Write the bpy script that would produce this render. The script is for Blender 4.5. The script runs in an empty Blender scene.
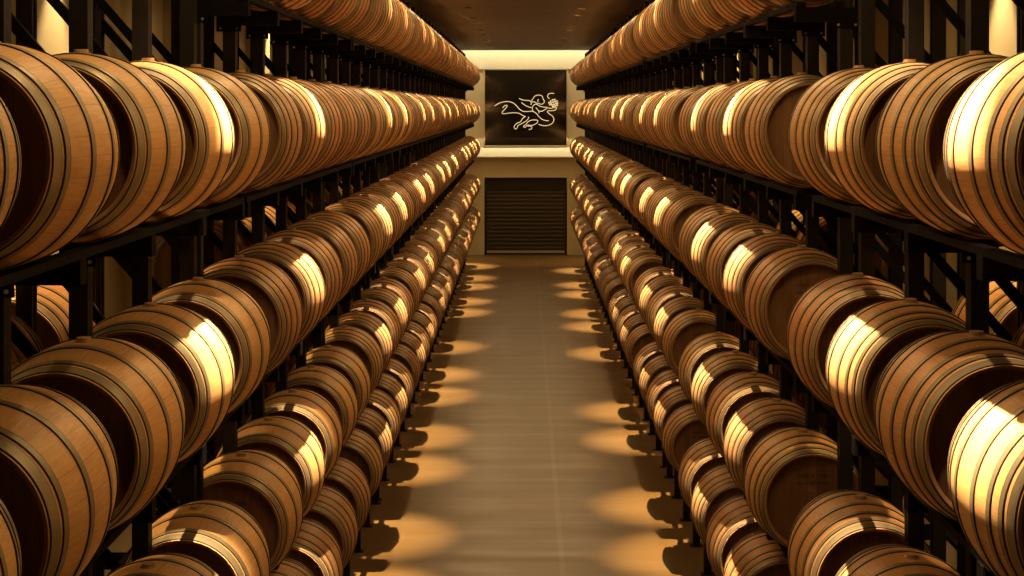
import bpy, bmesh, math, random
from mathutils import Vector, Matrix

PI = math.pi
sc = bpy.context.scene
COL = sc.collection
random.seed(7)

# ------------------------------------------------------------------ layout
F = 1520.0                    # focal length in pixels of a 1024 px wide frame
EYE = 4.80                    # eye height over the cellar floor
CX = -0.046                   # camera sits a hand's breadth left of the aisle's middle
VPX, VPY = 523.5, 107.0
W = 1.689                     # aisle middle to barrel axis
TIERS = [EYE + d for d in (0.955, -0.15, -1.225, -2.37, -3.32)]
TIER_NAMES = ['top', 'second', 'third', 'fourth', 'bottom']
# per side: first barrel, barrel pitch, bay period, barrels in each bay
BAYS = {-1: (3.70, 0.99, 5.12, (5, 5, 5, 5, 5, 5, 5, 5, 2)),
        1: (3.78, 1.02, 5.66, (5, 5, 5, 5, 5, 5, 5, 3))}
RB, RH, HL = 0.350, 0.295, 0.373   # bilge radius, head radius, half length
CEIL = EYE + 1.80
WALL_Y = 49.3
SIDE = 4.25


def proj(x, y, z):
    return VPX + F * (x - CX) / y, VPY - F * (z - EYE) / y


# ------------------------------------------------------------------ small helpers
def link(o, parent=None):
    COL.objects.link(o)
    if parent is not None:
        o.parent = parent
    return o


def mesh_from(bm, name, mats, smooth=False):
    me = bpy.data.meshes.new(name)
    bm.normal_update()
    bm.to_mesh(me)
    bm.free()
    for m in (mats if isinstance(mats, (list, tuple)) else [mats]):
        me.materials.append(m)
    if smooth:
        for p in me.polygons:
            p.use_smooth = True
    return me


def obj(name, me, parent=None, loc=(0, 0, 0)):
    o = bpy.data.objects.new(name, me)
    o.location = loc
    return link(o, parent)


def empty(name, loc, label, cat, group=None, rot=(0, 0, 0)):
    o = bpy.data.objects.new(name, None)
    o.empty_display_size = 0.2
    o.location = loc
    o.rotation_euler = rot
    tag(o, label, cat, group)
    return link(o)


def tag(o, label=None, cat=None, group=None, kind=None):
    if label: o['label'] = label
    if cat: o['category'] = cat
    if group: o['group'] = group
    if kind: o['kind'] = kind


def add_box(bm, x0, x1, y0, y1, z0, z1, mi=0):
    vs = [bm.verts.new(p) for p in ((x0, y0, z0), (x1, y0, z0), (x1, y1, z0), (x0, y1, z0),
                                    (x0, y0, z1), (x1, y0, z1), (x1, y1, z1), (x0, y1, z1))]
    for f in ((0, 3, 2, 1), (4, 5, 6, 7), (0, 1, 5, 4), (1, 2, 6, 5), (2, 3, 7, 6), (3, 0, 4, 7)):
        fc = bm.faces.new([vs[i] for i in f])
        fc.material_index = mi
    return vs


def add_bar(bm, a, b, w, h, mi=0):
    """a rectangular bar from point a to point b"""
    a, b = Vector(a), Vector(b)
    d = (b - a).normalized()
    up = Vector((0, 1, 0)) if abs(d.y) < 0.9 else Vector((0, 0, 1))
    u = d.cross(up).normalized()
    v = u.cross(d).normalized()
    vs = []
    for p in (a, b):
        for su, sv in ((-1, -1), (1, -1), (1, 1), (-1, 1)):
            vs.append(bm.verts.new(p + u * su * w / 2 + v * sv * h / 2))
    for f in ((0, 3, 2, 1), (4, 5, 6, 7), (0, 1, 5, 4), (1, 2, 6, 5), (2, 3, 7, 6), (3, 0, 4, 7)):
        bm.faces.new([vs[i] for i in f]).material_index = mi


def add_disc_cyl(bm, c, axis, r, h, seg=12, mi=0):
    """a short capped cylinder starting at c along axis"""
    axis = Vector(axis).normalized()
    c = Vector(c)
    t = axis.orthogonal().normalized()
    s = axis.cross(t)
    rings = []
    for k in (0, 1):
        rings.append([bm.verts.new(c + axis * h * k + (t * math.cos(2 * PI * i / seg) + s * math.sin(2 * PI * i / seg)) * r)
                      for i in range(seg)])
    for i in range(seg):
        bm.faces.new((rings[0][i], rings[0][(i + 1) % seg], rings[1][(i + 1) % seg], rings[1][i])).material_index = mi
    bm.faces.new(rings[0][::-1]).material_index = mi
    bm.faces.new(rings[1]).material_index = mi


def add_lathe(bm, prof, seg, mi=0, uv=None, closed=False):
    """revolve (radius, y) points around the y axis; u runs round, v along"""
    rings = [[bm.verts.new((r * math.cos(2 * PI * i / seg), y, r * math.sin(2 * PI * i / seg))) for i in range(seg)]
             for r, y in prof]
    n = len(prof)
    for k in range(n if closed else n - 1):
        k2 = (k + 1) % n
        for i in range(seg):
            j = (i + 1) % seg
            f = bm.faces.new((rings[k][i], rings[k2][i], rings[k2][j], rings[k][j]))
            f.material_index = mi
            f.smooth = True
            if uv is not None:
                us = (i / seg, i / seg, (i + 1) / seg, (i + 1) / seg)
                vs = (prof[k][1], prof[k2][1], prof[k2][1], prof[k][1])
                for lp, a, b in zip(f.loops, us, vs):
                    lp[uv].uv = (a, b)
    return rings


# ------------------------------------------------------------------ materials
class NT:
    def __init__(self, name):
        self.m = bpy.data.materials.new(name)
        self.m.use_nodes = True
        self.t = self.m.node_tree
        self.t.nodes.clear()
        self.out = self.n('ShaderNodeOutputMaterial')
        self.b = self.n('ShaderNodeBsdfPrincipled')
        self.l(self.b.outputs[0], self.out.inputs[0])

    def n(self, kind, **kw):
        nd = self.t.nodes.new(kind)
        for k, v in kw.items():
            setattr(nd, k, v)
        return nd

    def l(self, a, b):
        self.t.links.new(a, b)

    def math(self, op, a, b=None, c=None):
        nd = self.n('ShaderNodeMath', operation=op)
        for i, v in enumerate((a, b, c)):
            if v is None: continue
            if isinstance(v, (int, float)):
                nd.inputs[i].default_value = v
            else:
                self.l(v, nd.inputs[i])
        return nd.outputs[0]

    def mix(self, fac, a, b, mode='MIX'):
        nd = self.n('ShaderNodeMix', data_type='RGBA', blend_type=mode)
        nd.clamp_result = False
        for i, v in ((0, fac), (6, a), (7, b)):
            if isinstance(v, (int, float)):
                nd.inputs[i].default_value = v
            elif isinstance(v, tuple):
                nd.inputs[i].default_value = (*v, 1)
            else:
                self.l(v, nd.inputs[i])
        return nd.outputs[2]

    def noise(self, vec, scale, detail=3, rough=0.55):
        nd = self.n('ShaderNodeTexNoise')
        nd.inputs['Scale'].default_value = scale
        nd.inputs['Detail'].default_value = detail
        nd.inputs['Roughness'].default_value = rough
        self.l(vec, nd.inputs['Vector'])
        return nd.outputs[0]

    def mapping(self, vec, scale):
        nd = self.n('ShaderNodeMapping')
        nd.inputs['Scale'].default_value = scale
        self.l(vec, nd.inputs['Vector'])
        return nd.outputs[0]

    def rng(self, v, a, b, c, d):
        nd = self.n('ShaderNodeMapRange')
        nd.inputs[1].default_value, nd.inputs[2].default_value = a, b
        nd.inputs[3].default_value, nd.inputs[4].default_value = c, d
        self.l(v, nd.inputs[0])
        return nd.outputs[0]

    def bump(self, h, strength=0.3, dist=0.01):
        nd = self.n('ShaderNodeBump')
        nd.inputs['Strength'].default_value = strength
        nd.inputs['Distance'].default_value = dist
        self.l(h, nd.inputs['Height'])
        self.l(nd.outputs[0], self.b.inputs['Normal'])

    def set(self, **kw):
        for k, v in kw.items():
            k = {'rough': 'Roughness', 'metal': 'Metallic', 'spec': 'Specular IOR Level', 'color': 'Base Color'}.get(k, k)
            if isinstance(v, tuple):
                self.b.inputs[k].default_value = (*v, 1)
            elif isinstance(v, (int, float)):
                self.b.inputs[k].default_value = v
            else:
                self.l(v, self.b.inputs[k])


def wood_material():
    t = NT('oak_staves')
    uv = t.n('ShaderNodeUVMap').outputs[0]
    sep = t.n('ShaderNodeSeparateXYZ'); t.l(uv, sep.inputs[0])
    u, v = sep.outputs[0], sep.outputs[1]
    at = t.n('ShaderNodeAttribute', attribute_name='tone')
    rnd = t.math('FRACT', t.math('ADD', t.n('ShaderNodeObjectInfo').outputs['Alpha'], at.outputs['Fac']))
    wob = t.math('MULTIPLY', t.math('SINE', t.math('MULTIPLY', u, 43.98)), 0.22)
    su = t.math('ADD', t.math('ADD', t.math('MULTIPLY', u, 27.0), wob), t.math('MULTIPLY', rnd, 0.7))
    idx = t.math('FLOOR', su)
    fr = t.math('FRACT', su)
    cmb = t.n('ShaderNodeCombineXYZ')
    t.l(idx, cmb.inputs[0]); t.l(t.math('MULTIPLY', rnd, 91.0), cmb.inputs[1])
    wn = t.n('ShaderNodeTexWhiteNoise', noise_dimensions='2D'); t.l(cmb.outputs[0], wn.inputs['Vector'])
    cm2 = t.n('ShaderNodeCombineXYZ')
    t.l(t.math('MULTIPLY', su, 7.0), cm2.inputs[0]); t.l(t.math('MULTIPLY', v, 6.0), cm2.inputs[1])
    t.l(t.math('ADD', t.math('MULTIPLY', rnd, 37.0), t.math('MULTIPLY', idx, 3.1)), cm2.inputs[2])
    grain = t.noise(cm2.outputs[0], 1.6, 4, 0.6)
    cm3 = t.n('ShaderNodeCombineXYZ')
    t.l(t.math('MULTIPLY', u, 5.0), cm3.inputs[0]); t.l(t.math('MULTIPLY', v, 2.6), cm3.inputs[1]); t.l(t.math('MULTIPLY', rnd, 53.0), cm3.inputs[2])
    blotch = t.noise(cm3.outputs[0], 1.5, 3, 0.6)
    base = t.mix(t.math('POWER', rnd, 1.2), WOOD_A, WOOD_B)
    c = t.mix(t.rng(wn.outputs[0], 0, 1, 0.0, 0.55), base, WOOD_C)
    c = t.mix(t.rng(grain, 0.35, 0.7, 0.0, 0.35), c, WOOD_D)
    c = t.mix(t.rng(blotch, 0.55, 0.75, 0.0, 0.5), c, WOOD_E)
    seam = t.math('LESS_THAN', t.math('ABSOLUTE', t.math('SUBTRACT', fr, 0.5)), 0.485)
    c = t.mix(t.rng(seam, 0, 1, 0.30, 0.0), c, (0.07, 0.03, 0.012))
    t.set(color=c, rough=t.rng(grain, 0.3, 0.7, 0.42, 0.58), spec=0.35)
    t.bump(t.math('ADD', t.math('MULTIPLY', grain, 0.3), seam), 0.25, 0.004)
    return t.m


WOOD_A = (0.64, 0.365, 0.120)
WOOD_B = (0.46, 0.185, 0.065)
WOOD_C = (0.60, 0.335, 0.125)
WOOD_D = (0.36, 0.155, 0.050)
WOOD_E = (0.44, 0.165, 0.055)


def head_material():
    t = NT('oak_head_boards')
    uv = t.n('ShaderNodeUVMap').outputs[0]
    sep = t.n('ShaderNodeSeparateXYZ'); t.l(uv, sep.inputs[0])
    u, v = sep.outputs[0], sep.outputs[1]
    at = t.n('ShaderNodeAttribute', attribute_name='tone')
    rnd = t.math('FRACT', t.math('ADD', t.n('ShaderNodeObjectInfo').outputs['Alpha'], at.outputs['Fac']))
    su = t.math('MULTIPLY', u, 11.0)
    idx, fr = t.math('FLOOR', su), t.math('FRACT', su)
    cmb = t.n('ShaderNodeCombineXYZ'); t.l(idx, cmb.inputs[0]); t.l(t.math('MULTIPLY', rnd, 77.0), cmb.inputs[1])
    wn = t.n('ShaderNodeTexWhiteNoise', noise_dimensions='2D'); t.l(cmb.outputs[0], wn.inputs['Vector'])
    g = t.noise(t.mapping(uv, (40, 3, 1)), 1.0, 4)
    c = t.mix(wn.outputs[0], (0.17, 0.082, 0.031), (0.24, 0.118, 0.046))
    c = t.mix(t.rng(g, 0.35, 0.7, 0, 0.4), c, (0.11, 0.05, 0.018))
    seam = t.math('GREATER_THAN', t.math('ABSOLUTE', t.math('SUBTRACT', fr, 0.5)), 0.485)
    c = t.mix(t.math('MULTIPLY', seam, 0.6), c, (0.05, 0.02, 0.01))
    # the cooper's faint burnt-in mark: two short rows too worn to read
    n2 = t.noise(t.mapping(uv, (55, 16, 1)), 1.0, 1)
    inx = t.math('LESS_THAN', t.math('ABSOLUTE', t.math('SUBTRACT', u, 0.5)), 0.17)
    r1 = t.math('LESS_THAN', t.math('ABSOLUTE', t.math('SUBTRACT', v, 0.78)), 0.022)
    r2 = t.math('LESS_THAN', t.math('ABSOLUTE', t.math('SUBTRACT', v, 0.70)), 0.016)
    mk = t.math('MULTIPLY', t.math('MULTIPLY', inx, t.math('MAXIMUM', r1, r2)), t.math('GREATER_THAN', n2, 0.47))
    c = t.mix(t.math('MULTIPLY', mk, 0.6), c, (0.06, 0.025, 0.012))
    t.set(color=c, rough=0.6, spec=0.25)
    return t.m


def hoop_material():
    t = NT('galvanised_hoop')
    co = t.n('ShaderNodeTexCoord').outputs['Object']
    n = t.noise(co, 9.0, 4)
    n2 = t.noise(t.mapping(co, (3, 60, 3)), 2.0, 2)
    c = t.mix(n, (0.21, 0.165, 0.090), (0.32, 0.26, 0.15))
    t.set(color=c, metal=0.65, rough=t.rng(n2, 0.3, 0.7, 0.42, 0.58))
    return t.m


def simple(name, color, rough=0.6, metal=0.0, spec=0.3, var=0.12, scale=6.0, bump=0.0):
    t = NT(name)
    co = t.n('ShaderNodeTexCoord').outputs['Object']
    n = t.noise(co, scale, 4)
    lo = tuple(c * (1 - var) for c in color)
    hi = tuple(min(1, c * (1 + var)) for c in color)
    t.set(color=t.mix(n, lo, hi), rough=rough, metal=metal, spec=spec)
    if bump:
        t.bump(n, bump, 0.01)
    return t.m


def post_material():
    """black powder coat with the rows of slots punched down an upright"""
    t = NT('punched_black_steel')
    co = t.n('ShaderNodeTexCoord').outputs['Object']
    sep = t.n('ShaderNodeSeparateXYZ'); t.l(co, sep.inputs[0])
    z = t.math('FRACT', t.math('MULTIPLY', sep.outputs[2], 13.0))
    slot = t.math('LESS_THAN', t.math('ABSOLUTE', t.math('SUBTRACT', z, 0.5)), 0.2)
    mid = t.math('LESS_THAN', t.math('ABSOLUTE', sep.outputs[1]), 0.016)
    k = t.math('MULTIPLY', slot, mid)
    n = t.noise(co, 14.0, 3)
    c = t.mix(n, (0.008, 0.006, 0.004), (0.016, 0.012, 0.008))
    t.set(color=t.mix(k, c, (0.002, 0.002, 0.002)), rough=0.6, spec=0.12)
    return t.m


def floor_material():
    t = NT('polished_concrete')
    co = t.n('ShaderNodeTexCoord').outputs['Object']
    sep = t.n('ShaderNodeSeparateXYZ'); t.l(co, sep.inputs[0])
    x, y = sep.outputs[0], sep.outputs[1]
    n1 = t.noise(co, 0.7, 5)
    n2 = t.noise(t.mapping(co, (0.25, 2.2, 1)), 1.4, 4)
    n3 = t.noise(co, 9.0, 4)
    c = t.mix(n1, (0.140, 0.075, 0.019), (0.192, 0.106, 0.028))
    c = t.mix(t.rng(n2, 0.45, 0.7, 0, 0.45), c, (0.21, 0.125, 0.036))
    c = t.mix(t.rng(n3, 0.5, 0.75, 0, 0.15), c, (0.17, 0.10, 0.045))
    jx = t.math('LESS_THAN', t.math('ABSOLUTE', t.math('SUBTRACT', x, 0.36)), 0.03)
    jy = t.math('LESS_THAN', t.math('ABSOLUTE', t.math('SUBTRACT', t.math('FRACT', t.math('MULTIPLY', y, 1 / 2.7)), 0.5)), 0.007)
    c = t.mix(t.math('MULTIPLY', t.math('MAXIMUM', jx, jy), 0.12), c, (0.46, 0.36, 0.22))
    t.set(color=c, rough=t.rng(n2, 0.3, 0.75, 0.30, 0.48), spec=0.45)
    t.bump(n3, 0.06, 0.004)
    return t.m


def ceiling_material():
    t = NT('dark_ceiling_boards')
    co = t.n('ShaderNodeTexCoord').outputs['Object']
    g = t.noise(t.mapping(co, (0.6, 22, 1)), 1.2, 4)
    sep = t.n('ShaderNodeSeparateXYZ'); t.l(co, sep.inputs[0])
    wn = t.n('ShaderNodeTexWhiteNoise', noise_dimensions='1D')
    t.l(t.math('FLOOR', t.math('MULTIPLY', sep.outputs[1], 1 / 0.3)), wn.inputs['W'])
    c = t.mix(t.math('MULTIPLY', t.math('ADD', g, wn.outputs[0]), 0.5), (0.022, 0.012, 0.005), (0.085, 0.048, 0.020))
    t.set(color=c, rough=0.5, spec=0.3)
    return t.m


M_WOOD = wood_material()
M_HEAD = head_material()
M_HOOP = hoop_material()
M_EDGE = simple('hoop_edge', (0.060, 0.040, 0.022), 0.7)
M_RIM = simple('oak_end_grain', (0.34, 0.18, 0.07), 0.7, var=0.2, scale=30)
M_BUNG = simple('silicone_bung', (0.40, 0.25, 0.12), 0.6)
M_POST = post_material()
M_STEEL = simple('black_steel', (0.004, 0.003, 0.0025), 0.75, spec=0.06)
M_BOLT = simple('zinc_bolt', (0.6, 0.55, 0.45), 0.3, metal=0.9)
M_FLOOR = floor_material()
M_CEIL = ceiling_material()
M_WALL = simple('warm_plaster', (0.66, 0.57, 0.36), 0.8, var=0.06, scale=1.5, bump=0.05)
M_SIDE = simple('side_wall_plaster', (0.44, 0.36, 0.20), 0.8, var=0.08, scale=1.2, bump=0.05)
M_CREAM = simple('cream_paint', (0.88, 0.81, 0.62), 0.7, var=0.04)
M_SHUT = simple('brown_shutter_steel', (0.062, 0.040, 0.019), 0.45, metal=0.1, spec=0.35)
M_ALU = simple('brushed_aluminium_bar', (0.50, 0.42, 0.27), 0.4, metal=0.6)
M_GLASS = simple('black_mirror_glass', (0.012, 0.009, 0.006), 0.07, spec=0.9)
M_GOLD = simple('pale_gold_line', (0.85, 0.72, 0.44), 0.5)
_b = [n for n in M_GOLD.node_tree.nodes if n.type == 'BSDF_PRINCIPLED'][0]      # emission added so the gold lines stand out brighter
_b.inputs['Emission Color'].default_value = (1.0, 0.80, 0.46, 1)
_b.inputs['Emission Strength'].default_value = 0.45
M_FRAME = simple('bronze_frame', (0.55, 0.45, 0.26), 0.5)
M_DARK = simple('dark_reveal', (0.03, 0.02, 0.012), 0.7)


def emit_material(name, color, strength):
    m = bpy.data.materials.new(name); m.use_nodes = True
    nt = m.node_tree; nt.nodes.clear()
    o = nt.nodes.new('ShaderNodeOutputMaterial'); e = nt.nodes.new('ShaderNodeEmission')
    e.inputs[0].default_value = (*color, 1); e.inputs[1].default_value = strength
    nt.links.new(e.outputs[0], o.inputs[0])
    return m


# ------------------------------------------------------------------ barrels
def rad(s):
    return RB - (RB - RH) * (s / HL) ** 2


HOOPS8 = [(0.346, 0.042), (0.290, 0.025), (0.215, 0.025), (0.095, 0.029)]
HOOPS6 = [(0.343, 0.047), (0.287, 0.029), (0.113, 0.033)]


def add_staves(bm, seg, mi=0, rim=1):
    uv = bm.loops.layers.uv.verify()
    n = 14 if seg > 40 else 8
    prof = [(rad(-HL + 2 * HL * k / n), -HL + 2 * HL * k / n) for k in range(n + 1)]
    add_lathe(bm, prof, seg, mi, uv)
    for s in (-1, 1):
        ring = [(RH, s * HL), (RH - 0.013, s * (HL - 0.002)), (RH - 0.017, s * (HL - 0.055))]
        add_lathe(bm, ring, seg, rim, uv)


def add_head(bm, s, seg, mi=0):
    uv = bm.loops.layers.uv.verify()
    r, y = RH - 0.0155, s * (HL - 0.045)
    vs = [bm.verts.new((r * math.cos(2 * PI * i / seg), y, r * math.sin(2 * PI * i / seg))) for i in range(seg)]
    f = bm.faces.new(vs if s < 0 else vs[::-1])
    f.material_index = mi
    # a real thickness of board behind the face
    vb = [bm.verts.new((v.co.x, y - s * 0.022, v.co.z)) for v in vs]
    g = bm.faces.new(vb[::-1] if s < 0 else vb)
    g.material_index = mi
    for fc in (f, g):
        for lp in fc.loops:
            lp[uv].uv = (lp.vert.co.x / (2 * r) + 0.5, lp.vert.co.z / (2 * r) + 0.5)


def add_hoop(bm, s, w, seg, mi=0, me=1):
    """a flat steel band; its two sheared edges have a darker colour"""
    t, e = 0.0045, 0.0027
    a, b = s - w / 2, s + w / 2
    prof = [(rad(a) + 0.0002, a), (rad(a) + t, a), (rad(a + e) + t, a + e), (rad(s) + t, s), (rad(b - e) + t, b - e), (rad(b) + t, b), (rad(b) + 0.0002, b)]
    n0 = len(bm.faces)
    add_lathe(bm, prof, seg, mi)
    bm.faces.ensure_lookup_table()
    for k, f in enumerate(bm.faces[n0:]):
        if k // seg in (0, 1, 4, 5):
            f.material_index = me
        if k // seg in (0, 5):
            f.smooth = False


def add_bung(bm, mi=0):
    add_disc_cyl(bm, (0, 0, RB - 0.006), (0, 0, 1), 0.034, 0.008, 14, mi)
    add_disc_cyl(bm, (0, 0, RB + 0.002), (0, 0, 1), 0.027, 0.013, 14, mi)


def flip_out(bm):
    bmesh.ops.recalc_face_normals(bm, faces=bm.faces)


SEG = 72
bm = bmesh.new(); add_staves(bm, SEG); ME_STAVES = mesh_from(bm, 'staves', [M_WOOD, M_RIM])
bm = bmesh.new(); add_head(bm, -1, SEG); ME_HEAD_A = mesh_from(bm, 'head_near', M_HEAD)
bm = bmesh.new(); add_head(bm, 1, SEG); ME_HEAD_B = mesh_from(bm, 'head_far', M_HEAD)
bm = bmesh.new(); add_bung(bm); ME_BUNG = mesh_from(bm, 'bung', M_BUNG)


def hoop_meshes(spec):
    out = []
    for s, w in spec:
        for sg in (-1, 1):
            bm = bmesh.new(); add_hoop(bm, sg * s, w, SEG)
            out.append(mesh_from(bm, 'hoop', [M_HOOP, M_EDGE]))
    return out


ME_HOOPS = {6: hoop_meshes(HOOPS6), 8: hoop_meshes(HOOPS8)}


def simple_barrel_bm(bm, hoops, seg):
    add_staves(bm, seg, 0, 3)
    add_head(bm, -1, seg, 1); add_head(bm, 1, seg, 1)
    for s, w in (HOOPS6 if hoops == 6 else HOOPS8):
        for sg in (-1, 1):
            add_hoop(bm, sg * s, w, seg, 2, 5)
    add_bung(bm, 4)


ME_FAR = {}
for h in (6, 8):
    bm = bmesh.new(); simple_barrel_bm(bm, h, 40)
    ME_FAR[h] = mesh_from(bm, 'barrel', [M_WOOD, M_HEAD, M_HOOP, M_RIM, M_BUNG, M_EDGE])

ORD = ['zeroth', 'first', 'second', 'third', 'fourth', 'fifth', 'sixth', 'seventh', 'eighth', 'ninth', 'tenth', 'eleventh', 'twelfth',
       'thirteenth', 'fourteenth', 'fifteenth', 'sixteenth', 'seventeenth', 'eighteenth', 'nineteenth']
for tens, base in (('twentieth', 'twenty'), ('thirtieth', 'thirty')):
    ORD.append(tens)
    ORD += [base + '-' + ORD[k] for k in range(1, 10)]
ORD += ['fortieth', 'forty-first', 'forty-second']


def hoops_of(side, tier, bay, i):
    if side < 0 and bay == 0 and tier in (1, 2, 3): return 6
    if side < 0 and bay == 1 and tier == 3: return 6
    if side < 0 and bay == 2 and tier == 1: return 6
    if side > 0 and bay == 3 and tier in (2, 3): return 6
    return 8


def seen(x, y, z):
    for s in (-HL, 0, HL):
        r = rad(s)
        if y + s < 0.5: continue
        for k in range(24):
            px, py = proj(x + r * math.cos(k * PI / 12), y + s, z + r * math.sin(k * PI / 12))
            if -2 < px < 1026 and -2 < py < 578:
                return True
    return False


def bay_y(side, bay):
    return BAYS[side][0] + BAYS[side][2] * bay


slots = []          # (size, side, tier, row, ordinal, x, y, z, hoops, i)
for side in (-1, 1):
    for tier, z in enumerate(TIERS):
        n = 0
        for bay, nb in enumerate(BAYS[side][3]):
            for i in range(nb):
                y = bay_y(side, bay) + i * BAYS[side][1]
                x = side * W
                if not seen(x, y, z): continue
                n += 1
                slots.append((RB / y, side, tier, 'front', n, x, y, z, hoops_of(side, tier, bay, i), i))
    # the barrels on the far side of each rack, seen between the posts
    for tier in (2, 3):
        n = 0
        for bay, idx in ((0, (3, 4)), (1, (3, 4)), (2, (0, 1, 2, 3, 4)), (3, (0, 1, 2))):
            for i in idx:
                if tier == 3 and bay == 0: continue
                y = bay_y(side, bay) + i * BAYS[side][1]
                n += 1
                slots.append((RB / y * 0.7, side, tier, 'rear', n, side * (W + 0.855), y, TIERS[tier], 8, i))
slots.sort(key=lambda t: -t[0])
INDIV = slots[:300]
REST = slots[300:]
ZFULL = 17.2
rr = random.Random(11)
for (sz, side, tier, row, n, x, y, z, hp, i) in INDIV:
    lr = 'left' if side < 0 else 'right'
    tn = TIER_NAMES[tier]
    hw = 'six' if hp == 6 else 'eight'
    if row == 'front':
        lab = f'oak barrel with {hw} hoops, {tn} tier of {lr} rack, {ORD[n]} from near end'
        grp = f'barrels on the {tn} tier of the {lr} rack'
    else:
        lab = f'oak barrel hidden behind {tn} tier of {lr} rack, {ORD[n]} from near end'
        grp = f'barrels on the rear of the {lr} rack'
    dy, yaw = rr.uniform(-0.018, 0.018), rr.uniform(-0.012, 0.012)
    roll = rr.uniform(-0.02, 0.02)
    tone = rr.uniform(0.02, 0.25) if hp == 6 else (rr.uniform(0.55, 0.98) if (side < 0 and 8 < y < 13.3 and tier < 3) else rr.uniform(0.1, 0.9))
    if y < ZFULL:
        root = empty('wine_barrel', (x, y + dy, z - RB), lab, 'barrel', grp, rot=(0, 0, yaw))
        parts = [('staves', ME_STAVES), ('head', ME_HEAD_A), ('head', ME_HEAD_B), ('bung', ME_BUNG)] + [('hoop', m) for m in ME_HOOPS[hp]]
        for nm, me in parts:
            o = obj(nm, me, root, (0, 0, RB))
            o.rotation_euler = (0, roll, 0)
            o.color = (1, 1, 1, tone)
            if nm == 'bung': o['label'] = 'round silicone bung'
            if nm == 'hoop': o['label'] = 'grey galvanised hoop'
    else:
        o = obj('wine_barrel', ME_FAR[hp], None, (x, y + dy, z))
        o.rotation_euler = (0, roll, yaw)
        o.color = (1, 1, 1, tone)
        tag(o, lab, 'barrel', grp)
# those beyond the three hundredth, at the far ends of both racks
bm = bmesh.new()
tones = []
lay = None
for (sz, side, tier, row, n, x, y, z, hp, i) in REST:
    b2 = bmesh.new(); simple_barrel_bm(b2, hp, 28)
    tmp = bpy.data.meshes.new('tmp'); b2.to_mesh(tmp); b2.free()
    tmp.transform(Matrix.Translation((x, y, z)))
    n0 = len(bm.faces)
    bm.from_mesh(tmp)
    tones += [rr.uniform(0.1, 0.9)] * (len(bm.faces) - n0)
    bpy.data.meshes.remove(tmp)
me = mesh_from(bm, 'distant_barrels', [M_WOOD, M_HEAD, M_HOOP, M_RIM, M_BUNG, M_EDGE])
a = me.attributes.new('tone', 'FLOAT', 'FACE')
a.data.foreach_set('value', tones)
o = obj('distant_wine_barrels', me)
o.color = (1, 1, 1, 0)
tag(o, 'distant oak barrels at the far ends of both racks', 'barrels', kind='stuff')
print('barrels', len(slots), 'individual', len(INDIV), 'furthest', max(t[6] for t in INDIV if t[3] == 'front'))

# ------------------------------------------------------------------ racks: one bay = one free-standing rack
PO = 0.155                    # barrel axis to front post
DEP = 0.545                   # front post to rear post
XC = W + PO + DEP / 2         # rack's middle
PT = EYE + 1.62               # post top


def post_bm():
    bm = bmesh.new()
    h, t = 0.038, 0.006
    # a lipped channel, open to the rack's inside
    add_box(bm, -h, h, -h, -h + t, 0, PT)
    add_box(bm, -h, h, h - t, h, 0, PT)
    add_box(bm, -h, -h + t, -h + t, h - t, 0, PT)
    add_box(bm, h - t, h, -h + t, -0.014, 0, PT)
    add_box(bm, h - t, h, 0.014, h - t, 0, PT)
    add_box(bm, -0.07, 0.07, -0.048, 0.048, 0, 0.010)
    return bm


ME_POST = mesh_from(post_bm(), 'post', M_POST)
xin, xout = -(PO + DEP / 2), PO + DEP / 2     # barrel axes in the rack's own x


def arm_bm(reach):
    """reach 0: right through to the rear barrels; -1 / 1: only out of the post on that side"""
    bm = bmesh.new()
    x0 = xin - 0.142 if reach <= 0 else DEP / 2 - 0.075
    x1 = xout + 0.142 if reach >= 0 else -DEP / 2 + 0.075
    add_box(bm, x0, x1, -0.036, 0.036, -0.085, 0.0)
    for sx in (-1, 1) if reach == 0 else (reach,):
        # bolted end bracket hanging under the arm at the post
        add_box(bm, sx * DEP / 2 - 0.075, sx * DEP / 2 + 0.075, -0.046, -0.038, -0.125, -0.005)
        for bx in (-0.05, 0.05):
            add_disc_cyl(bm, (sx * DEP / 2 + bx, -0.046, -0.105), (0, -1, 0), 0.008, 0.006, 8, 1)
    return bm


ME_ARM = {r: mesh_from(arm_bm(r), 'arm', [M_STEEL, M_BOLT]) for r in (-1, 0, 1)}
RAILX = (0.085, 0.137)
RAILH = 0.030
RAILZ = -math.sqrt(RB ** 2 - RAILX[0] ** 2)    # top of rail below barrel axis


def rail_mesh(length):
    bm = bmesh.new()
    add_box(bm, -0.026, 0.026, -0.05, length + 0.05, -RAILH, 0.0)
    return mesh_from(bm, 'rail', M_STEEL)


def chock_bm(sgn):
    """bent steel rod that stops a barrel from rolling off the rail"""
    bm = bmesh.new()
    pts = []
    for k in range(7):
        a = math.radians(222 + 12 * k) if sgn < 0 else math.radians(318 - 12 * k)
        pts.append(Vector((0.362 * math.cos(a), 0, 0.362 * math.sin(a))))
    for p, q in zip(pts[:5], pts[1:5]):
        add_bar(bm, p, q, 0.014, 0.014)
    return bm


ME_CHOCK = {s: mesh_from(chock_bm(s), 'chock', M_STEEL) for s in (-1, 1)}


def brace_bm():
    bm = bmesh.new()
    # stays the same way round in both racks: it falls to +x
    add_bar(bm, (-DEP / 2 + 0.02, 0, 0.0), (DEP / 2 - 0.02, 0, -0.58), 0.045, 0.028)
    return bm


ME_BRACE = mesh_from(brace_bm(), 'brace', M_STEEL)
ME_TIE = None
bm = bmesh.new(); add_bar(bm, (-DEP / 2 + 0.02, 0, 0), (DEP / 2 - 0.02, 0, 0), 0.04, 0.028); ME_TIE = mesh_from(bm, 'tie', M_STEEL)

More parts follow.
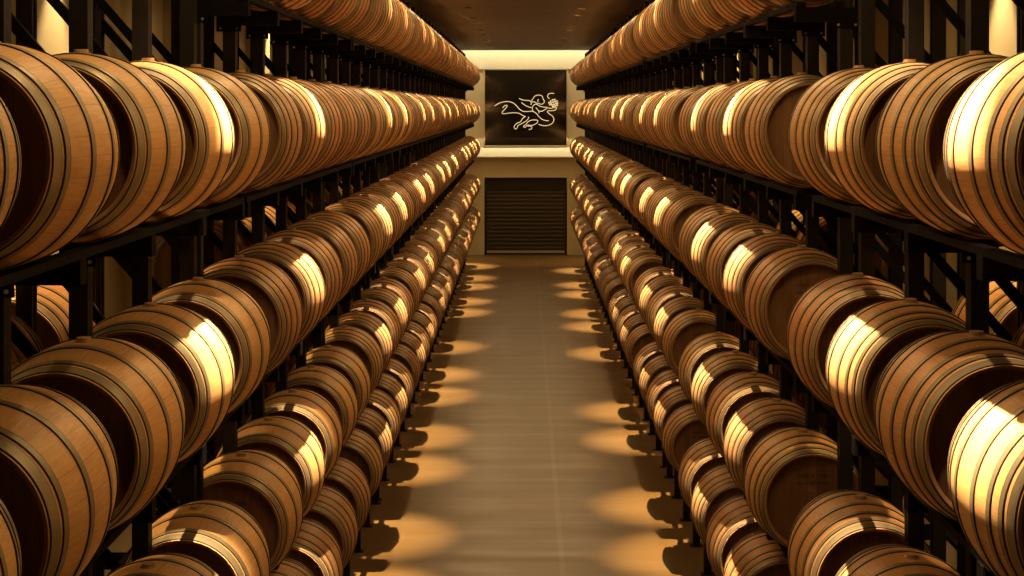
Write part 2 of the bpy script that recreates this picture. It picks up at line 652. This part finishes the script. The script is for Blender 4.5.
for side in (-1, 1):
    lr = 'left' if side < 0 else 'right'
    _, pitch, _, counts = BAYS[side]
    rails = {n: rail_mesh(n * pitch) for n in set(counts)}
    for bay, nb in enumerate(counts):
        y0 = bay_y(side, bay)
        where = 'nearest the camera' if bay == 0 else ('farthest, by the end wall' if bay == len(counts) - 1 else ORD[bay + 1] + ' from the near end')
        root = empty('barrel_rack', (side * XC, y0, 0), f'black steel barrel rack in the {lr} row, {where}', 'rack', f'barrel racks in the {lr} row')
        for k in range(nb + 1):
            yf = (-0.5 + k) * pitch
            for sx in (-1, 1):
                obj('post', ME_POST, root, (sx * DEP / 2, yf, 0)).rotation_euler = (0, 0, 0 if sx < 0 else PI)
            for tier, zc in enumerate(TIERS):
                az = zc + RAILZ - RAILH
                bare = bay == 0 and tier == 0          # the nearest bay carries no top tier
                if not bare:
                    obj('arm', ME_ARM[0 if tier in (2, 3) else -side], root, (0, yf, az))
                obj('brace', ME_BRACE, root, (0, yf, az - 0.11 + (0.15 if bare else 0)))
        for tier, zc in enumerate(TIERS):
            for cx in (xin, xout):
                if tier not in (2, 3) and cx * side > 0 or (bay == 0 and tier == 0): continue
                for sx in (-1, 1):
                    obj('rail', rails[nb], root, (cx + sx * (RAILX[0] + 0.026), -0.5 * pitch, zc + RAILZ))
            if bay < 2 and tier in (1, 2, 3):
                for i in range(nb):
                    obj('chock', ME_CHOCK[side], root, (-side * (PO + DEP / 2), i * pitch - 0.2, zc))

# ------------------------------------------------------------------ the room
def structure(name, bm, mats, loc=(0, 0, 0)):
    o = obj(name, mesh_from(bm, name, mats), None, loc)
    o['kind'] = 'structure'
    return o


YB = -4.0
bm = bmesh.new(); add_box(bm, -SIDE - 0.3, SIDE + 0.3, YB, WALL_Y + 0.4, -0.2, 0.0); structure('floor', bm, M_FLOOR)
# ceiling: dark boards laid across the hall, stopping short of the end wall for the light cove
CE = 48.35
bm = bmesh.new()
yy = YB
while yy < CE - 0.01:
    y1 = min(yy + 0.265, CE)
    add_box(bm, -SIDE - 0.3, SIDE + 0.3, yy, y1, CEIL, CEIL + 0.03)
    yy += 0.30
add_box(bm, -SIDE - 0.3, SIDE + 0.3, YB, CE, CEIL + 0.03, CEIL + 0.16)
structure('ceiling', bm, M_CEIL)
# cove above the slot
bm = bmesh.new()
add_box(bm, -SIDE, SIDE, CE, WALL_Y + 0.4, CEIL + 0.75, CEIL + 0.9)
add_box(bm, -SIDE, SIDE, CE - 0.12, CE, CEIL + 0.16, CEIL + 0.9)
structure('trim_1', bm, M_CREAM)
for nm, s in (('wall_left', -1), ('wall_right', 1)):
    bm = bmesh.new()
    x0, x1 = sorted((s * SIDE, s * (SIDE + 0.3)))
    add_box(bm, x0, x1, YB, WALL_Y + 0.4, 0, CEIL + 0.9)
    k = 0
    for yb in [6.9 + 5.4 * j for j in range(8)]:
        xa, xb = sorted((s * SIDE, s * (SIDE - 0.22)))
        add_box(bm, xa, xb, yb, yb + 0.75, 0, CEIL)
    structure(nm, bm, M_SIDE)


def zat(py, y=WALL_Y):
    return EYE - (py - VPY) * y / F


def xat(px, y=WALL_Y):
    return CX + (px - VPX) * y / F


SX0, SX1 = xat(484.3), xat(567.2)
SHUT_TOP = zat(177.5)
Z_SILL0, Z_SILL1 = zat(157.0), zat(147.0)
Z_ART0, Z_ART1 = zat(146.0), zat(69.5)
# end wall with the shutter opening cut out of it
bm = bmesh.new()
add_box(bm, -SIDE, SX0, WALL_Y, WALL_Y + 0.4, 0, CEIL + 0.9)
add_box(bm, SX1, SIDE, WALL_Y, WALL_Y + 0.4, 0, CEIL + 0.9)
add_box(bm, SX0, SX1, WALL_Y, WALL_Y + 0.4, SHUT_TOP, CEIL + 0.9)
structure('wall_back', bm, M_WALL)
# fluted cream panel lit by the cove
bm = bmesh.new()
xr = -2.4
while xr < 2.5:
    add_box(bm, xr, xr + 0.055, WALL_Y - 0.075, WALL_Y, Z_ART1 + 0.01, CEIL + 0.7)
    xr += 0.075
add_box(bm, -2.45, 2.55, WALL_Y - 0.02, WALL_Y, Z_ART1 + 0.01, CEIL + 0.7)
structure('trim_2', bm, M_CREAM)
# sloping cream ledge under the glass
bm = bmesh.new()
xa, xb = -2.6, 2.6
pr = [(WALL_Y, Z_SILL1), (WALL_Y - 0.5, Z_SILL0 + 0.03), (WALL_Y - 0.5, Z_SILL0), (WALL_Y, Z_SILL0)]
va = [bm.verts.new((xa, y, z)) for y, z in pr]; vb = [bm.verts.new((xb, y, z)) for y, z in pr]
bm.faces.new(va); bm.faces.new(vb[::-1])
for k in range(4):
    bm.faces.new((va[k], vb[k], vb[(k + 1) % 4], va[(k + 1) % 4]))
flip_out(bm)
structure('trim_3', bm, M_CREAM)

# black glass picture with the gold line emblem
art = empty('wall_picture', ((SX0 + SX1) / 2, WALL_Y - 0.001, Z_ART0), 'large black glass panel with a pale gold flying figure emblem above the shutter', 'picture')
ac = (SX0 + SX1) / 2
hw = (SX1 - SX0) / 2
ah = Z_ART1 - Z_ART0
bm = bmesh.new(); add_box(bm, -hw + 0.02, hw - 0.02, -0.045, -0.003, 0.02, ah - 0.02); gp = obj('glass_panel', mesh_from(bm, 'glass_panel', M_GLASS), art)
bm = bmesh.new()
for b in ((-hw - 0.02, -hw + 0.02, -0.055, 0, 0, ah), (hw - 0.02, hw + 0.02, -0.055, 0, 0, ah), (-hw, hw, -0.055, 0, -0.02, 0.02), (-hw, hw, -0.055, 0, ah - 0.02, ah + 0.01)):
    add_box(bm, *b)
fo = obj('picture_frame', mesh_from(bm, 'picture_frame', M_FRAME), art); fo['label'] = 'thin bronze frame'

EMB = [
    [(58, 225), (105, 195), (160, 176), (220, 170), (280, 182), (325, 215), (370, 265), (420, 293), (480, 294), (530, 291), (575, 315), (610, 355), (655, 393), (700, 409), (735, 408)],
    [(160, 252), (180, 225), (205, 216), (215, 230), (185, 268), (158, 295), (155, 318), (185, 322), (240, 314), (310, 310), (365, 318), (410, 345), (445, 357)],
    [(365, 130), (400, 147), (450, 155), (500, 160), (517, 185), (512, 212)],
    [(392, 180), (430, 210), (480, 236), (520, 246)],
    [(545, 130), (555, 108), (585, 92), (625, 90), (655, 105), (662, 135), (680, 160), (672, 190), (645, 203), (610, 196), (580, 188), (555, 172), (530, 175), (525, 150), (545, 130)],
    [(610, 140), (598, 158), (604, 178)],
    [(560, 203), (535, 232), (530, 270), (545, 292)],
    [(560, 203), (590, 206), (625, 228), (680, 240), (715, 240)],
    [(575, 245), (610, 285), (650, 290), (690, 270), (712, 252)],
    [(610, 285), (614, 318)],
    [(745, 135), (722, 110), (730, 80), (760, 66), (803, 70)],
    [(712, 245), (760, 255), (800, 245), (830, 240), (825, 270), (785, 285), (735, 285), (718, 298), (745, 325), (785, 355), (800, 395), (785, 435), (745, 462), (700, 472), (650, 468), (610, 455)],
    [(445, 357), (410, 380), (380, 425), (340, 440), (310, 470), (302, 495), (325, 513), (345, 490), (350, 470), (400, 445), (455, 410), (485, 375), (475, 362)],
    [(600, 405), (560, 400), (510, 405), (475, 425), (450, 455), (420, 480), (440, 493), (470, 465), (520, 470), (560, 455), (592, 435), (600, 405)],
    [(470, 480), (510, 478), (525, 495), (515, 515), (485, 520)],
]
GRAPES = [(760, 165), (785, 150), (810, 145), (740, 185), (765, 190), (790, 178), (815, 170), (838, 165), (750, 208), (775, 212), (800, 205), (825, 195), (845, 190), (790, 230), (815, 222), (840, 215)]


def smooth_pts(ps, n=5):
    out = []
    for i in range(len(ps) - 1):
        p0, p1, p2, p3 = ps[max(i - 1, 0)], ps[i], ps[i + 1], ps[min(i + 2, len(ps) - 1)]
        for k in range(n):
            t = k / n
            out.append(tuple(0.5 * (2 * p1[c] + (p2[c] - p0[c]) * t + (2 * p0[c] - 5 * p1[c] + 4 * p2[c] - p3[c]) * t * t + (3 * p1[c] - p0[c] - 3 * p2[c] + p3[c]) * t ** 3) for c in (0, 1)))
    out.append(ps[-1])
    return out


def emb_pt(p):
    px, py = 490 + p[0] / 12.528, 88 + p[1] / 12.528
    return Vector((xat(px) - ac, -0.050, zat(py) - Z_ART0))


def add_tube(bm, pts, r, seg=6):
    rings = []
    for i, p in enumerate(pts):
        d = (pts[min(i + 1, len(pts) - 1)] - pts[max(i - 1, 0)]).normalized()
        u = Vector((0, 1, 0)); v = d.cross(u).normalized()
        rings.append([bm.verts.new(p + (u * math.cos(2 * PI * k / seg) + v * math.sin(2 * PI * k / seg)) * r) for k in range(seg)])
    for a_, b_ in zip(rings, rings[1:]):
        for k in range(seg):
            bm.faces.new((a_[k], a_[(k + 1) % seg], b_[(k + 1) % seg], b_[k]))
    bm.faces.new(rings[0][::-1]); bm.faces.new(rings[-1])


bm = bmesh.new()
for ln in EMB:
    add_tube(bm, [emb_pt(p) for p in smooth_pts(ln)], 0.013)
for g in GRAPES:
    add_disc_cyl(bm, emb_pt(g) + Vector((0, 0.004, 0)), (0, -1, 0), 0.030, 0.014, 10)
flip_out(bm)
eo = obj('emblem', mesh_from(bm, 'emblem', M_GOLD), gp)
eo['label'] = 'pale gold line drawing of a flying figure carrying grapes'

# roller shutter in the opening
sh = empty('roller_shutter', (ac, WALL_Y + 0.2, 0), 'dark brown closed roller shutter door in the end wall under the emblem', 'shutter')
bm = bmesh.new()
z = 0.14
zt = SHUT_TOP - 0.42
nsl = 15
hs = (zt - z) / nsl
for k in range(nsl):
    za = z + k * hs
    pr = [(0.02, za), (-0.012, za + hs * 0.12), (-0.022, za + hs * 0.5), (-0.012, za + hs * 0.85), (0.02, za + hs * 0.98)]
    va = [bm.verts.new((-hw + 0.06, y, zz)) for y, zz in pr]; vb = [bm.verts.new((hw - 0.06, y, zz)) for y, zz in pr]
    for q in range(4):
        bm.faces.new((va[q], vb[q], vb[q + 1], va[q + 1]))
    bm.faces.new((va[4], vb[4], vb[0], va[0]))
    bm.faces.new(va); bm.faces.new(vb[::-1])
flip_out(bm)
cu = obj('curtain', mesh_from(bm, 'curtain', M_SHUT), sh)
bm = bmesh.new(); add_box(bm, -hw + 0.02, hw - 0.02, -0.06, 0.14, zt, SHUT_TOP); obj('header_box', mesh_from(bm, 'header_box', M_DARK), sh)
for s in (-1, 1):
    bm = bmesh.new(); xa, xb = sorted((s * hw, s * (hw - 0.08))); add_box(bm, xa, xb, -0.06, 0.06, 0, zt); obj('guide_rail', mesh_from(bm, 'guide_rail', M_DARK), sh)
bm = bmesh.new(); add_box(bm, -hw + 0.085, hw - 0.085, -0.045, 0.02, 0.05, 0.125); bo = obj('bottom_bar', mesh_from(bm, 'bottom_bar', M_ALU), cu); bo['label'] = 'pale metal bottom bar'
bm = bmesh.new(); add_box(bm, -hw + 0.085, hw - 0.085, -0.03, 0.02, 0.0, 0.05); bo = obj('bottom_seal', mesh_from(bm, 'bottom_seal', M_DARK), cu); bo['label'] = 'black rubber seal'

# ------------------------------------------------------------------ lights
WARM = (1.0, 0.66, 0.30)
BEAM = (1.0, 0.73, 0.46)


def spot(x, y, z, energy, size_deg, blend, radius=0.02, color=WARM, tilt=(0, 0, 0)):
    l = bpy.data.lights.new('spot', 'SPOT')
    l.energy, l.spot_size, l.spot_blend, l.shadow_soft_size, l.color = energy, math.radians(size_deg), blend, radius, color
    o = bpy.data.objects.new('spot_light', l)
    o.location = (x, y, z); o.rotation_euler = tilt
    return link(o)


LX = 1.03
NO_BEAM = {(-1, 0, 1), (-1, 1, 3), (-1, 5, 3), (1, 4, 1)}        # lamps without a beam; their wash is kept on to brighten the barrels
LAMPS = []
for side in (-1, 1):
    for bay, nb in enumerate(BAYS[side][3]):
        for i in (1, 3):
            if i < nb:
                LAMPS.append((side, side * LX, bay_y(side, bay) + i * BAYS[side][1] + 0.11, (side, bay, i) not in NO_BEAM))
E_SPOT, E_SPILL, E_WASH = 7800, 520, 76
for side, x, y, on in LAMPS:
    if on: spot(x, y, CEIL - 0.02, E_SPILL, 40, 1.0, 0.03, color=BEAM, tilt=(0, -side * math.radians(19), 0))
    if on: spot(x, y, CEIL - 0.02, E_SPOT, 20.5, 1.0, color=BEAM, tilt=(0, -side * math.radians(6.8), 0))
    spot(x, y, CEIL - 0.02, E_WASH, 172, 0.3, 0.06)

# recessed downlight cans where the ceiling is in view
cb = bmesh.new()
add_lathe(cb, [(0.058, 0.0), (0.085, 0.0), (0.085, -0.008), (0.058, -0.012)], 20, 0, None, True)
bmesh.ops.rotate(cb, verts=cb.verts, cent=(0, 0, 0), matrix=Matrix.Rotation(PI / 2, 3, 'X'))
ME_CAN = mesh_from(cb, 'trim_ring', M_CEIL)
cnt = {-1: 0, 1: 0}
for side, x, y, on in LAMPS:
    px, py = proj(x, y, CEIL)
    if py < 0: continue
    cnt[side] += 1
    lr = 'left' if side < 0 else 'right'
    o = obj('ceiling_downlight', ME_CAN, None, (x, y, CEIL - 0.012))
    tag(o, f'small dark recessed downlight in ceiling by {lr} rack, {ORD[cnt[side]]} in view', 'ceiling light', f'ceiling downlights along the {lr} rack')

# lamps over the outer aisles that graze the side walls
for s in (-1, 1):
    for j in range(9):
        spot(s * 3.55, 2.5 + 5.4 * j, CEIL - 0.05, 400, 75, 0.5, 0.03, color=(1.0, 0.72, 0.38), tilt=(0, -s * math.radians(22), 0))
        spot(s * 3.0, 8.2 + 5.4 * j, CEIL - 0.05, 700, 60, 0.6, 0.03)

# cove tube over the end wall
l = bpy.data.lights.new('cove', 'AREA'); l.shape = 'RECTANGLE'; l.size = 7.0; l.size_y = 0.12; l.energy = 82; l.color = (1.0, 0.84, 0.55)
lo = bpy.data.objects.new('cove_light', l); lo.location = (0, CE + 0.25, CEIL + 0.55); lo.rotation_euler = (math.radians(25), 0, 0); link(lo)

# added area light without a fixture, there to brighten the ledge
l = bpy.data.lights.new('ledge_fill', 'AREA'); l.shape = 'RECTANGLE'; l.size = 4.6; l.size_y = 0.03; l.energy = 9; l.color = (1.0, 0.82, 0.50)
lo = bpy.data.objects.new('ledge_fill_light', l); lo.location = (0, WALL_Y - 0.10, Z_ART0 + 0.30); lo.rotation_euler = (math.radians(-25), 0, 0); link(lo)

# the dim rest of the cellar behind the camera
w = bpy.data.worlds.new('cellar'); sc.world = w; w.use_nodes = True
w.node_tree.nodes['Background'].inputs[0].default_value = (1.0, 0.58, 0.24, 1)
w.node_tree.nodes['Background'].inputs[1].default_value = 0.03

# ------------------------------------------------------------------ camera and view
cam = bpy.data.cameras.new('camera')
cam.sensor_width = 36.0
cam.lens = F / 1024 * 36.0
cam.shift_x = (512 - VPX) / 1024
cam.shift_y = (VPY - 288) / 1024
cam.clip_start, cam.clip_end = 0.1, 200
co = bpy.data.objects.new('camera', cam)
co.location = (CX, 0, EYE); co.rotation_euler = (PI / 2, 0, 0)
link(co); sc.camera = co
sc.view_settings.view_transform = 'Standard'
sc.view_settings.look = 'None'
sc.view_settings.gamma = 1.0
sc.view_settings.use_curve_mapping = False
sc.view_settings.exposure = 0.0
